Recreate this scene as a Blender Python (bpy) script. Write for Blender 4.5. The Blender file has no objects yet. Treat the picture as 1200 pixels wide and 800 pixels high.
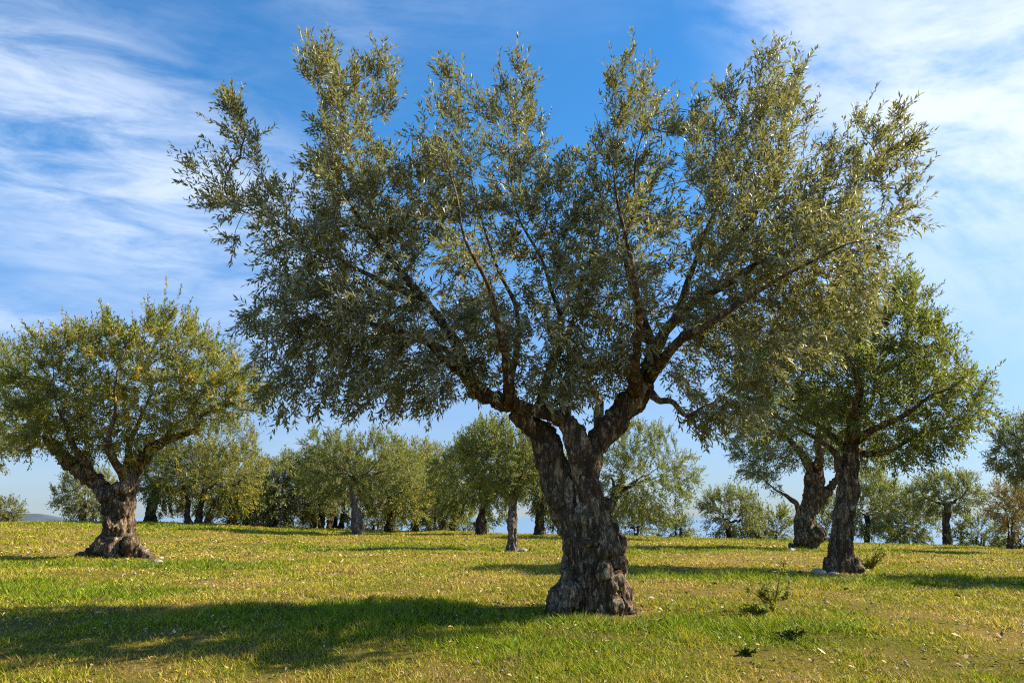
import bpy, math, random
import numpy as np
from mathutils import Vector

# ------------------------------------------------------------------ camera, sky, sun, exposure
scene = bpy.context.scene
COL = scene.collection
F = 1000.0                       # focal length in pixels of the 1200x800 photograph
S = 0.77                         # metres per working unit of distance
CAM_H = 0.77
PITCH = math.atan(205.0 / F)
cam_data = bpy.data.cameras.new("camera")
cam_data.sensor_width = 36.0
cam_data.lens = 36.0 * F / 1200.0
cam_data.clip_start = 0.05
cam_data.clip_end = 30000.0
cam = bpy.data.objects.new("camera", cam_data)
COL.objects.link(cam)
cam.location = (0, 0, CAM_H)
cam.rotation_euler = (math.pi / 2 + PITCH, 0, 0)
scene.camera = cam

SUN_EL = math.radians(39)
SUN_AZ = math.atan2(0.97, 0.16)          # clockwise from +Y (into the picture) towards +X (right)
sun_dir = np.array([math.sin(SUN_AZ) * math.cos(SUN_EL), math.cos(SUN_AZ) * math.cos(SUN_EL), math.sin(SUN_EL)])
sun = bpy.data.lights.new("sun", 'SUN')
sun.energy = 5.0
sun.angle = math.radians(0.53)
sun.color = (1.0, 0.88, 0.68)
sun_o = bpy.data.objects.new("sun", sun)
COL.objects.link(sun_o)
sun_o.rotation_euler = Vector((-sun_dir[0], -sun_dir[1], -sun_dir[2])).to_track_quat('-Z', 'Y').to_euler()

scene.view_settings.view_transform = 'Standard'
scene.view_settings.look = 'None'
scene.view_settings.gamma = 1.0
scene.view_settings.use_curve_mapping = False
scene.view_settings.exposure = 1.14
scene.cycles.use_denoising = False
scene.cycles.denoiser = 'OPENIMAGEDENOISE'
scene.cycles.denoising_input_passes = 'RGB_ALBEDO_NORMAL'
scene.cycles.denoising_prefilter = 'ACCURATE'
scene.cycles.filter_width = 1.15
scene.cycles.max_bounces = 6
scene.cycles.diffuse_bounces = 3
scene.cycles.transmission_bounces = 4
scene.cycles.glossy_bounces = 2


class N:
    """small helper for node trees"""
    def __init__(self, nt):
        self.nt = nt
        nt.nodes.clear()

    def add(self, t, ins=None, **kw):
        n = self.nt.nodes.new(t)
        for k, v in kw.items():
            setattr(n, k, v)
        for k, v in (ins or {}).items():
            self.put(n, k, v)
        return n

    def put(self, n, k, v):
        if hasattr(v, 'is_output'):
            self.nt.links.new(v, n.inputs[k])
        else:
            n.inputs[k].default_value = v

    def math(self, op, a, b=0.0, c=0.0, clamp=False):
        n = self.add('ShaderNodeMath', {0: a, 1: b, 2: c}, operation=op, use_clamp=clamp)
        return n.outputs[0]

    def vmath(self, op, a, b=(0, 0, 0)):
        n = self.add('ShaderNodeVectorMath', {0: a, 1: b}, operation=op)
        return n.outputs['Value'] if op in ('DOT_PRODUCT', 'LENGTH', 'DISTANCE') else n.outputs[0]

    def noise(self, vec, scale, detail=4.0, rough=0.55, dist=0.0):
        n = self.add('ShaderNodeTexNoise', {'Vector': vec, 'Scale': scale, 'Detail': detail, 'Roughness': rough, 'Distortion': dist})
        return n.outputs['Fac']

    def mapping(self, vec, loc=(0, 0, 0), rot=(0, 0, 0), scale=(1, 1, 1)):
        return self.add('ShaderNodeMapping', {'Vector': vec, 'Location': loc, 'Rotation': rot, 'Scale': scale}).outputs[0]

    def ramp(self, fac, stops, interp='LINEAR'):
        n = self.add('ShaderNodeValToRGB', {'Fac': fac})
        cr = n.color_ramp
        cr.interpolation = interp
        while len(cr.elements) < len(stops):
            cr.elements.new(0.5)
        for e, (p, c) in zip(cr.elements, stops):
            e.position = p
            e.color = (c, c, c, 1) if not isinstance(c, tuple) else (*c, 1)
        return n.outputs[0]

    def mix(self, fac, a, b, blend='MIX'):
        n = self.add('ShaderNodeMix', data_type='RGBA', blend_type=blend)
        ins = [i for i in n.inputs if i.enabled or True]
        self.put(n, 0, fac)
        for idx, v in ((6, a), (7, b)):
            if isinstance(v, tuple) and len(v) == 3:
                v = (*v, 1)
            self.put(n, idx, v)
        return n.outputs[2]

    def remap(self, v, a, b, c=0.0, d=1.0):
        n = self.add('ShaderNodeMapRange', {0: v, 1: a, 2: b, 3: c, 4: d}, interpolation_type='SMOOTHSTEP')
        return n.outputs[0]


def pixel_dir(px, py):
    a, b = (px - 600) / F, (400 - py) / F
    cp, sp = math.cos(PITCH), math.sin(PITCH)
    return np.array([a, cp - b * sp, sp + b * cp])


world = bpy.data.worlds.new("World")
scene.world = world
world.use_nodes = True
w = N(world.node_tree)
sky = w.add('ShaderNodeTexSky', sky_type='NISHITA', sun_disc=False, sun_elevation=SUN_EL, sun_rotation=SUN_AZ,
            altitude=300.0, air_density=1.0, dust_density=0.3, ozone_density=2.5)
d = w.add('ShaderNodeTexCoord').outputs['Generated']
elev = w.add('ShaderNodeSeparateXYZ', {0: d}).outputs[2]
sat = w.remap(elev, 0.0, 0.42, 0.84, 1.20)
tint = w.mix(w.remap(elev, 0.0, 0.40), (0.47, 0.63, 0.95), (1.05, 1.25, 1.42))
base = w.mix(1.0, sky.outputs[0], tint, 'MULTIPLY')
hsv = w.add('ShaderNodeHueSaturation', {'Saturation': sat, 'Value': 1.0, 'Hue': 0.497, 'Color': base})
# cirrus: streaks that lean down to the right, drawn out of stretched noise on the sky's own directions
st = w.mapping(d, rot=(0, math.radians(24), 0), scale=(1.0, 1.0, 3.4))
n1 = w.noise(st, 2.6, 9.0, 0.60, 0.7)
st2 = w.mapping(d, loc=(3.1, 1.7, 0.4), rot=(0, math.radians(18), 0), scale=(1.5, 1.5, 6.5))
n2 = w.noise(st2, 5.5, 8.0, 0.66, 0.5)
n3 = w.noise(w.mapping(d, loc=(7.3, 2.2, 5.0)), 2.0, 3.0, 0.5, 0.3)
soft = w.noise(w.mapping(d, loc=(1.3, 4.2, 0.0), rot=(0, math.radians(-35), 0), scale=(1.0, 1.0, 1.5)), 3.0, 9.0, 0.6, 0.5)


def bank(px, py, rx, rz, tilt):
    """a cloud bank round one direction of the sky: 1 in its middle, 0 outside"""
    c = pixel_dir(px, py)
    c = c / np.linalg.norm(c)
    v = w.vmath('SUBTRACT', d, tuple(c))
    # into the bank's own frame (x along the streak, z across)
    m = w.add('ShaderNodeVectorRotate', {'Vector': v, 'Axis': (0, 1, 0), 'Angle': math.radians(tilt)}, rotation_type='AXIS_ANGLE').outputs[0]
    m = w.vmath('MULTIPLY', m, (1 / rx, 1 / max(rx, rz), 1 / rz))
    return w.remap(w.vmath('LENGTH', m), 1.0, 0.15)


left = w.math('MAXIMUM', bank(110, 190, 0.42, 0.20, -22), w.math('MULTIPLY', bank(40, 380, 0.25, 0.06, -10), 0.7))
right = bank(1135, 125, 0.28, 0.34, 10)
mid = w.math('MULTIPLY', bank(960, 20, 0.20, 0.10, -30), 0.75)
streak = w.math('ADD', w.math('MULTIPLY', n1, 0.6), w.math('MULTIPLY', n2, 0.4))
streak = w.remap(streak, 0.36, 0.66)
wispy = w.math('MULTIPLY', w.math('MULTIPLY', streak, w.math('SUBTRACT', 1.0, right)), w.math('ADD', w.math('MULTIPLY', left, 0.95), w.math('MULTIPLY', w.remap(n3, 0.38, 0.72), 0.50)))
puff = w.math('MULTIPLY', w.remap(w.math('ADD', w.math('MULTIPLY', soft, 0.9), w.math('MULTIPLY', n2, 0.1)), 0.34, 0.58), w.math('MAXIMUM', right, mid))
cloud = w.math('MAXIMUM', w.math('MULTIPLY', wispy, 0.82), w.math('MULTIPLY', puff, 0.95), clamp=True)
colour = w.mix(cloud, hsv.outputs[0], (6.6, 7.3, 8.4))
bg = w.add('ShaderNodeBackground', {'Color': colour, 'Strength': 0.068})
out = w.add('ShaderNodeOutputWorld', {'Surface': bg.outputs[0]})

# ------------------------------------------------------------------ numeric helpers
rng = np.random.default_rng(7)


def P(px, py, Y):
    """point of pixel (px, py) at distance Y metres into the picture"""
    v = pixel_dir(px, py)
    return v * (Y / v[1]) + np.array([0, 0, CAM_H])


def _hash(ix, iy, iz, seed):
    h = (ix * 374761393 + iy * 668265263 + iz * 1274126177 + seed * 362437) & 0x7fffffff
    h = ((h ^ (h >> 13)) * 1274126177) & 0x7fffffff
    h = (h ^ (h >> 16)) & 0xffff
    return h / 65535.0


def vnoise(p, seed=0):
    p = np.asarray(p, float)
    i = np.floor(p).astype(np.int64)
    f = p - i
    u = f * f * (3 - 2 * f)
    r = 0
    for dx in (0, 1):
        for dy in (0, 1):
            for dz in (0, 1):
                wt = (u[:, 0] if dx else 1 - u[:, 0]) * (u[:, 1] if dy else 1 - u[:, 1]) * (u[:, 2] if dz else 1 - u[:, 2])
                r = r + wt * _hash(i[:, 0] + dx, i[:, 1] + dy, i[:, 2] + dz, seed)
    return r * 2 - 1


def fbm(p, oct=4, seed=0, gain=0.5):
    a, r, q = 1.0, 0, np.asarray(p, float)
    for k in range(oct):
        r = r + a * vnoise(q, seed + k * 17)
        q = q * 2.03
        a *= gain
    return r


def unit(v):
    return v / np.maximum(np.linalg.norm(v, axis=-1, keepdims=True), 1e-9)


def mesh_np(name, verts, faces, mats, smooth=False, face_mat=None):
    """mesh from numpy arrays; faces is an (n,k) int array or a list of such"""
    me = bpy.data.meshes.new(name)
    fl = faces if isinstance(faces, list) else [faces]
    fl = [f for f in fl if len(f)]
    nv = len(verts)
    loops = np.concatenate([f.ravel() for f in fl]).astype(np.int32)
    totals = np.concatenate([np.full(len(f), f.shape[1]) for f in fl]).astype(np.int32)
    starts = np.concatenate([[0], np.cumsum(totals)[:-1]]).astype(np.int32)
    me.vertices.add(nv)
    me.vertices.foreach_set('co', np.asarray(verts, np.float32).ravel())
    me.loops.add(len(loops))
    me.loops.foreach_set('vertex_index', loops)
    me.polygons.add(len(totals))
    me.polygons.foreach_set('loop_start', starts)
    me.polygons.foreach_set('loop_total', totals)
    if smooth:
        me.polygons.foreach_set('use_smooth', np.ones(len(totals), bool))
    for m in (mats if isinstance(mats, (list, tuple)) else [mats]):
        me.materials.append(m)
    if face_mat is not None:
        me.polygons.foreach_set('material_index', np.asarray(face_mat, np.int32))
    me.update(calc_edges=True)
    return me


def link(name, me, parent=None, label=None, cat=None, group=None, kind=None, loc=None):
    o = bpy.data.objects.new(name, me)
    COL.objects.link(o)
    if parent is not None:
        o.parent = parent
    if loc is not None:
        o.location = tuple(loc)
    for k, v in (('label', label), ('category', cat), ('group', group), ('kind', kind)):
        if v:
            o[k] = v
    return o


def spline(pts, n_per=6):
    """Catmull-Rom through rows of pts (any number of columns)"""
    p = np.asarray(pts, float)
    if len(p) < 3:
        t = np.linspace(0, 1, n_per + 1)[:, None]
        return p[0] * (1 - t) + p[-1] * t
    q = np.vstack([2 * p[0] - p[1], p, 2 * p[-1] - p[-2]])
    res = []
    for k in range(1, len(q) - 2):
        t = np.linspace(0, 1, n_per, endpoint=False)[:, None]
        a, b, c, e = q[k - 1], q[k], q[k + 1], q[k + 2]
        res.append(0.5 * (2 * b + (c - a) * t + (2 * a - 5 * b + 4 * c - e) * t ** 2 + (3 * b - a - 3 * c + e) * t ** 3))
    res.append(p[-1:])
    return np.vstack(res)


def tube(pts, rad, sides=6, cap=True):
    p = np.asarray(pts, float)
    n = len(p)
    t = np.empty_like(p)
    t[1:-1] = p[2:] - p[:-2]
    t[0] = p[1] - p[0]
    t[-1] = p[-1] - p[-2]
    t = unit(t)
    ref = np.array([0.31, 0.95, 0.05]) if abs(t[0][1]) < 0.85 else np.array([0.95, 0.1, 0.31])
    u = np.cross(t, ref)
    u = unit(u)
    v = np.cross(t, u)
    a = np.arange(sides) * 2 * math.pi / sides
    ring = (u[:, None, :] * np.cos(a)[None, :, None] + v[:, None, :] * np.sin(a)[None, :, None]) * np.asarray(rad)[:, None, None]
    vs = (p[:, None, :] + ring).reshape(-1, 3)
    i = np.arange(n - 1)[:, None] * sides
    j = np.arange(sides)[None, :]
    k = (np.arange(sides) + 1)[None, :] % sides
    f = np.stack([i + j, i + k, i + k + sides, i + j + sides], -1).reshape(-1, 4)
    return vs, f


def join(parts):
    vs, fs, o = [], [], 0
    for v, f in parts:
        vs.append(v)
        fs.append(f + o)
        o += len(v)
    return np.vstack(vs), np.vstack(fs)


# ------------------------------------------------------------------ materials
def material(name):
    m = bpy.data.materials.new(name)
    m.use_nodes = True
    return m, N(m.node_tree)


def out_surface(n, shader):
    n.add('ShaderNodeOutputMaterial', {'Surface': shader})


def leaf_material(name, upper, under, yellow=0.0, dry=0.02, spec=0.25, glow=(0.30, 0.35, 0.035)):
    m, n = material(name)
    geo = n.add('ShaderNodeNewGeometry')
    rnd = geo.outputs['Random Per Island']
    pos = n.add('ShaderNodeTexCoord').outputs['Object']
    patch = n.noise(pos, 1.3, 3.0)
    val = n.math('ADD', n.math('MULTIPLY', rnd, 0.7), n.math('MULTIPLY', patch, 0.6))
    up = n.mix(n.remap(val, 0.25, 1.1), tuple(c * 0.5 for c in upper), tuple(c * 1.5 for c in upper))
    # some leaves have turned
    turned = n.math('GREATER_THAN', n.math('FRACT', n.math('MULTIPLY', rnd, 37.7)), 1.0 - dry)
    up = n.mix(turned, up, (0.30, 0.17, 0.03))
    if yellow:
        ypatch = n.remap(n.noise(n.mapping(pos, loc=(4.0, 1.0, 2.0)), 3.2, 3.0, 0.6), 0.55, 0.60)
        yel = n.math('MULTIPLY', ypatch, n.math('GREATER_THAN', n.math('FRACT', n.math('MULTIPLY', rnd, 91.3)), 1.0 - yellow))
        up = n.mix(yel, up, (0.62, 0.42, 0.012))
    un = n.mix(rnd, tuple(c * 0.75 for c in under), tuple(c * 1.2 for c in under))
    if yellow:
        un = n.mix(yel, un, (0.62, 0.42, 0.03))
    col = n.mix(geo.outputs['Backfacing'], up, un)
    b = n.add('ShaderNodeBsdfPrincipled', {'Base Color': col, 'Roughness': 0.42, 'Specular IOR Level': spec})
    tr = n.add('ShaderNodeBsdfTranslucent', {'Color': n.mix(0.6, up, glow)})
    mx = n.add('ShaderNodeMixShader', {0: 0.42, 1: b.outputs[0], 2: tr.outputs[0]})
    out_surface(n, mx.outputs[0])
    return m


LEAF_MAIN = leaf_material("olive_leaf_silver", (0.158, 0.162, 0.052), (0.42, 0.42, 0.26), dry=0.04, spec=0.45, glow=(0.34, 0.33, 0.07))
LEAF_LEFT = leaf_material("olive_leaf_turning", (0.158, 0.178, 0.020), (0.26, 0.27, 0.09), yellow=0.8, dry=0.02)
LEAF_GREEN = leaf_material("olive_leaf_green", (0.142, 0.172, 0.024), (0.26, 0.28, 0.10), dry=0.015)
LEAF_GREY = leaf_material("olive_leaf_grey", (0.150, 0.170, 0.040), (0.27, 0.29, 0.14), dry=0.03)
LEAF_SHRUB = leaf_material("shrub_leaf", (0.13, 0.145, 0.022), (0.18, 0.19, 0.05), dry=0.02)
LEAF_RED = leaf_material("rust_leaf", (0.26, 0.11, 0.05), (0.30, 0.17, 0.09), dry=0.1)
LEAF_WEED = leaf_material("weed_leaf", (0.30, 0.31, 0.035), (0.30, 0.30, 0.07), dry=0.05)
LEAF_COVER = leaf_material("cover_leaf", (0.15, 0.19, 0.02), (0.19, 0.22, 0.05), dry=0.12)
LEAF_DARK = leaf_material("dark_weed_leaf", (0.13, 0.15, 0.03), (0.15, 0.17, 0.05), dry=0.02)


def bark_material(name, lo, hi, pale, scale=1.0):
    m, n = material(name)
    pos = n.add('ShaderNodeTexCoord').outputs['Object']
    st = n.mapping(pos, rot=(0.12, -0.1, 0.0), scale=(1.0, 1.0, 0.34))
    a = n.noise(st, 8.0 * scale, 9.0, 0.70, 1.2)
    b_ = n.noise(n.mapping(st, loc=(4, 2, 7)), 26.0 * scale, 7.0, 0.70, 0.8)

    def ridge(v, lo_, hi_):
        return n.remap(n.math('ABSOLUTE', n.math('SUBTRACT', v, 0.5)), lo_, hi_)
    c1 = ridge(n.noise(n.mapping(st, loc=(1, 5, 2)), 6.5 * scale, 6.0, 0.62, 1.0), 0.0, 0.060)
    c2 = ridge(n.noise(n.mapping(st, loc=(8, 1, 3)), 17.0 * scale, 5.0, 0.62, 0.8), 0.0, 0.075)
    mix_ = n.math('ADD', n.math('MULTIPLY', a, 0.6), n.math('MULTIPLY', b_, 0.4))
    col = n.mix(n.remap(mix_, 0.36, 0.62), lo, hi)
    lich = n.remap(n.math('ADD', n.math('MULTIPLY', n.noise(n.mapping(pos, loc=(5, 3, 1)), 7.0 * scale, 9.0, 0.75, 0.8), 0.75), n.math('MULTIPLY', b_, 0.25)), 0.50, 0.60)
    col = n.mix(n.math('MULTIPLY', lich, 0.8), col, pale)
    moss = n.remap(n.noise(n.mapping(pos, loc=(1, 8, 3)), 3.5 * scale, 6.0, 0.6), 0.54, 0.70)
    col = n.mix(n.math('MULTIPLY', moss, 0.5), col, (0.15, 0.105, 0.030))
    crack = n.math('MULTIPLY', c1, n.math('ADD', n.math('MULTIPLY', c2, 0.6), 0.4))
    col = n.mix(crack, tuple(c * 0.6 for c in lo), col)
    h = n.math('ADD', n.math('MULTIPLY', mix_, 1.1), n.math('MULTIPLY', crack, 0.55))
    h = n.math('ADD', h, n.math('MULTIPLY', n.noise(pos, 75.0 * scale, 4.0, 0.6), 0.20))
    bump = n.add('ShaderNodeBump', {'Height': h, 'Strength': 1.0, 'Distance': 0.034 / scale})
    b = n.add('ShaderNodeBsdfPrincipled', {'Base Color': col, 'Roughness': 0.93, 'Specular IOR Level': 0.15, 'Normal': bump.outputs[0]})
    out_surface(n, b.outputs[0])
    return m


BARK = bark_material("old_olive_bark", (0.095, 0.062, 0.036), (0.36, 0.26, 0.16), (0.60, 0.49, 0.35))
BARK_FAR = bark_material("olive_bark", (0.060, 0.043, 0.030), (0.20, 0.150, 0.105), (0.34, 0.29, 0.22), 0.8)
BARK_PALE = bark_material("pale_olive_bark", (0.15, 0.12, 0.10), (0.34, 0.29, 0.24), (0.50, 0.45, 0.38), 0.8)
m, n = material("twig_bark")
rp = n.add('ShaderNodeNewGeometry').outputs['Random Per Island']
TWIG = m
out_surface(n, n.add('ShaderNodeBsdfPrincipled', {'Base Color': n.mix(rp, (0.10, 0.066, 0.038), (0.25, 0.18, 0.11)), 'Roughness': 0.9}).outputs[0])


def ground_colour(n):
    """patchy turf colour shared by the soil sheet and the blades on it"""
    pos = n.add('ShaderNodeNewGeometry').outputs['Position']
    flat = n.vmath('MULTIPLY', pos, (1, 1, 0))
    lush = n.add('ShaderNodeAttribute', attribute_name='lush').outputs['Fac']
    big = n.noise(flat, 0.55, 5.0, 0.6, 0.4)
    mid = n.noise(n.mapping(flat, loc=(9, 4, 0)), 2.6, 5.0, 0.65)
    g = n.math('ADD', n.math('MULTIPLY', big, 0.55), n.math('MULTIPLY', mid, 0.45))
    g = n.math('ADD', n.remap(g, 0.33, 0.67), n.math('SUBTRACT', n.math('MULTIPLY', lush, 1.3), 0.14), clamp=True)
    return pos, flat, g


m, n = material("turf_soil")
pos, flat, g = ground_colour(n)
col = n.mix(g, (0.27, 0.19, 0.050), (0.125, 0.125, 0.013))
bare = n.remap(n.noise(n.mapping(flat, loc=(2, 7, 0)), 1.7, 6.0, 0.65), 0.60, 0.72)
col = n.mix(n.math('MULTIPLY', bare, 0.7), col, (0.25, 0.17, 0.095))
fine = n.noise(flat, 38.0, 6.0, 0.7)
col = n.mix(n.remap(fine, 0.30, 0.62), n.mix(0.6, col, (0.05, 0.042, 0.012)), col)
speck = n.noise(n.mapping(flat, loc=(3, 3, 0)), 9.0, 4.0, 0.7)
col = n.mix(n.math('MULTIPLY', n.remap(speck, 0.60, 0.70), 0.6), col, (0.33, 0.27, 0.10))
bump = n.add('ShaderNodeBump', {'Height': n.math('ADD', fine, speck), 'Strength': 1.0, 'Distance': 0.035})
out_surface(n, n.add('ShaderNodeBsdfPrincipled', {'Base Color': col, 'Roughness': 1.0, 'Specular IOR Level': 0.05, 'Normal': bump.outputs[0]}).outputs[0])
SOIL = m

m, n = material("grass_blade")
pos, flat, g = ground_colour(n)
geo = n.add('ShaderNodeNewGeometry')
r = geo.outputs['Random Per Island']
crumb = n.noise(n.mapping(flat, loc=(5, 1, 0)), 11.0, 4.0, 0.7)
g2 = n.math('ADD', n.math('MULTIPLY', g, 0.72), n.math('MULTIPLY', n.math('SUBTRACT', r, 0.30), 0.55), clamp=False)
g2 = n.math('ADD', g2, n.math('MULTIPLY', n.math('SUBTRACT', crumb, 0.5), 1.1), clamp=True)
col = n.ramp(g2, [(0.0, (0.60, 0.44, 0.13)), (0.25, (0.52, 0.41, 0.055)), (0.52, (0.35, 0.36, 0.018)), (1.0, (0.17, 0.27, 0.008))])
col = n.mix(n.math('MULTIPLY', n.remap(n.noise(n.mapping(flat, loc=(2, 7, 0)), 1.7, 6.0, 0.65), 0.52, 0.66), 0.65), col, (0.34, 0.225, 0.085))
r2 = n.math('FRACT', n.math('MULTIPLY', r, 53.7))
col = n.mix(1.0, col, n.ramp(r2, [(0.0, 0.45), (0.6, 1.0), (1.0, 1.35)]), 'MULTIPLY')
b = n.add('ShaderNodeBsdfPrincipled', {'Base Color': col, 'Roughness': 0.6, 'Specular IOR Level': 0.25})
tr = n.add('ShaderNodeBsdfTranslucent', {'Color': col})
out_surface(n, n.add('ShaderNodeMixShader', {0: 0.38, 1: b.outputs[0], 2: tr.outputs[0]}).outputs[0])
GRASS = m

m, n = material("dry_leaf_litter")
r = n.add('ShaderNodeNewGeometry').outputs['Random Per Island']
col = n.ramp(r, [(0.0, (0.17, 0.10, 0.045)), (0.4, (0.34, 0.22, 0.10)), (0.75, (0.50, 0.38, 0.20)), (1.0, (0.60, 0.52, 0.36))])
out_surface(n, n.add('ShaderNodeBsdfPrincipled', {'Base Color': col, 'Roughness': 0.8}).outputs[0])
LITTER = m

m, n = material("pale_stone")
pos = n.add('ShaderNodeTexCoord').outputs['Object']
col = n.ramp(n.noise(pos, 14.0, 7.0, 0.65), [(0.3, (0.22, 0.18, 0.13)), (0.55, (0.42, 0.36, 0.28)), (0.75, (0.58, 0.53, 0.45))])
bump = n.add('ShaderNodeBump', {'Height': n.noise(pos, 30.0, 6.0), 'Strength': 0.7, 'Distance': 0.01})
out_surface(n, n.add('ShaderNodeBsdfPrincipled', {'Base Color': col, 'Roughness': 0.95, 'Normal': bump.outputs[0]}).outputs[0])
STONE = m

m, n = material("sea_water")
pos = n.add('ShaderNodeNewGeometry').outputs['Position']
bump = n.add('ShaderNodeBump', {'Height': n.noise(pos, 0.12, 4.0), 'Strength': 0.25, 'Distance': 1.0})
out_surface(n, n.add('ShaderNodeBsdfPrincipled', {'Base Color': (0.16, 0.25, 0.36, 1), 'Roughness': 0.25, 'IOR': 1.33, 'Normal': bump.outputs[0]}).outputs[0])
WATER = m

m, n = material("far_hillside")
pos = n.add('ShaderNodeNewGeometry').outputs['Position']
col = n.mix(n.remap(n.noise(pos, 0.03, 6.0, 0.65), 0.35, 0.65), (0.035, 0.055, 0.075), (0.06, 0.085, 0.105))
out_surface(n, n.add('ShaderNodeBsdfPrincipled', {'Base Color': col, 'Roughness': 1.0}).outputs[0])
HILL = m

m, n = material("dead_wood")
pos = n.add('ShaderNodeTexCoord').outputs['Object']
col = n.mix(n.noise(pos, 8.0, 5.0), (0.34, 0.29, 0.23), (0.58, 0.52, 0.44))
out_surface(n, n.add('ShaderNodeBsdfPrincipled', {'Base Color': col, 'Roughness': 0.9}).outputs[0])
DEAD = m

m, n = material("yellow_flower")
out_surface(n, n.add('ShaderNodeBsdfPrincipled', {'Base Color': (0.62, 0.42, 0.02, 1), 'Roughness': 0.6}).outputs[0])
FLOWER = m
m, n = material("seed_fluff")
out_surface(n, n.add('ShaderNodeBsdfPrincipled', {'Base Color': (0.42, 0.40, 0.34, 1), 'Roughness': 0.9}).outputs[0])
FLUFF = m

# ------------------------------------------------------------------ ground
ctrl = [(690, 712, 9.4), (140, 655, 20), (985, 670, 15.4), (945, 643, 27), (600, 645, 25), (420, 625, 40), (560, 625, 40), (633, 627, 41),
        (705, 630, 38), (855, 632, 50), (1110, 640, 45), (175, 613, 42), (245, 613, 42), (100, 612, 46), (-40, 640, 24), (1230, 650, 28)]
cp = [P(a, b, c * S) for a, b, c in ctrl]
for a, b in ((-300, 606), (-150, 609), (0, 611), (200, 615), (400, 621), (600, 626), (800, 631), (1000, 637), (1200, 642), (1350, 646), (1500, 650)):
    cp.append(P(a, b, 54 * S))
for x in (-6, -3, 0, 3, 6):
    for y in (-6, -2, 1.5, 4):
        cp.append(np.array([x, y, -0.55 * (1 - max(y, -3) / 7.2) - 0.012 * x]))
for x in (-14, 12):
    for y in (-4, 6, 12):
        cp.append(np.array([x, y, -0.012 * x - 0.25 * (y < 5)]))
cp = np.array(cp)


def _k(d2):
    return 0.5 * d2 * np.log(np.maximum(d2, 1e-9))


_n = len(cp)
_d2 = ((cp[:, None, :2] - cp[None, :, :2]) ** 2).sum(-1)
_A = np.zeros((_n + 3, _n + 3))
_A[:_n, :_n] = _k(_d2) + np.eye(_n) * 6.0
_A[:_n, _n] = 1
_A[:_n, _n + 1:] = cp[:, :2]
_A[_n:, :_n] = _A[:_n, _n:].T
_w = np.linalg.solve(_A, np.concatenate([cp[:, 2], np.zeros(3)]))
Y_CREST = 54 * S


def terrain(x, y):
    x = np.atleast_1d(np.asarray(x, float))
    y = np.atleast_1d(np.asarray(y, float))
    yy = np.clip(y, -6, Y_CREST)
    lim = 16 + 0.8 * np.maximum(yy, 0)
    xx = np.clip(x, -lim, lim)
    d2 = (xx[:, None] - cp[None, :, 0]) ** 2 + (yy[:, None] - cp[None, :, 1]) ** 2
    z = _k(d2) @ _w[:_n] + _w[_n] + _w[_n + 1] * xx + _w[_n + 2] * yy
    over = np.maximum(y - Y_CREST, 0)
    z = z - np.where(over < 60, 0.0016 * over ** 2, 5.76 + 0.19 * (over - 60))
    q = np.stack([x * 0.45, y * 0.45, np.zeros_like(x)], -1)
    z = z + 0.05 * vnoise(q, 3) + 0.02 * vnoise(q * 3.1, 5)
    return np.maximum(z, -26.0)


def lushness(x, y):
    """where the turf stays green: damp hollows under and beside the trees"""
    l = np.zeros_like(x)
    for px, py, Yd, rx, ry, a in LUSH:
        c = P(px, py, Yd * S)
        l = np.maximum(l, a * np.exp(-((x - c[0]) / rx) ** 2 - ((y - c[1]) / ry) ** 2))
    q = np.stack([x * 0.8, y * 0.8, 0 * x], -1)
    l = np.clip(l * (1 + 0.5 * fbm(q, 3, 11)), 0, 1)
    for px, py, Yd, rx, ry, a in BARE:                  # scuffed earth beside the boles
        c = P(px, py, Yd * S)
        l = l - a * np.exp(-((x - c[0]) / rx) ** 2 - ((y - c[1]) / ry) ** 2)
    return l


BARE = [(738, 718, 9.2, 0.28, 0.22, 1.0), (600, 646, 24.5, 0.7, 0.5, 0.7), (985, 672, 15.0, 0.6, 0.4, 0.6), (250, 690, 12.5, 1.2, 0.6, 0.5), (1040, 650, 24, 3.0, 1.2, 0.4), (820, 655, 20, 3.0, 1.0, 0.4)]
LUSH = [(160, 668, 17.5, 2.6, 0.9, 0.95), (60, 700, 12.0, 2.0, 1.0, 0.9), (560, 722, 9.0, 2.2, 0.7, 0.8), (740, 725, 9.0, 0.9, 0.7, 0.8), (660, 745, 8.0, 1.0, 0.8, 0.6), (860, 682, 13.5, 3.0, 0.8, 0.8),
        (900, 645, 25, 5.0, 1.6, 0.7), (480, 642, 26, 4.0, 1.2, 0.65), (300, 628, 38, 7.0, 2.5, 0.6), (1160, 675, 15, 2.0, 0.8, 0.5), (850, 632, 40, 7, 2.5, 0.5), (1100, 642, 40, 6, 2, 0.55), (880, 735, 8.4, 0.7, 0.5, 0.7)]

ang = np.concatenate([np.linspace(-55, 55, 150, endpoint=False), np.linspace(55, 305, 60, endpoint=False)]) * math.pi / 180
rad = np.concatenate([[0.3], np.geomspace(0.8, 70, 130), np.geomspace(75, 14000, 40)])
AA, RR = np.meshgrid(ang, rad)
gx, gy = (np.sin(AA) * RR).ravel(), (np.cos(AA) * RR).ravel()
gz = terrain(gx, gy)
na, nr = len(ang), len(rad)
i = np.arange(nr - 1)[:, None] * na
j = np.arange(na)[None, :]
k = (np.arange(na) + 1)[None, :] % na
gf = np.stack([i + j, i + k, i + k + na, i + j + na], -1).reshape(-1, 4)
me = mesh_np("ground", np.stack([gx, gy, gz], -1), [gf, np.arange(na)[None, ::-1].copy()], SOIL, smooth=True)
at = me.attributes.new('lush', 'FLOAT', 'POINT')
at.data.foreach_set('value', lushness(gx, gy).astype(np.float32))
link("ground", me, kind='structure', label="patchy green and straw yellow turf of the olive grove", cat="ground")

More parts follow.
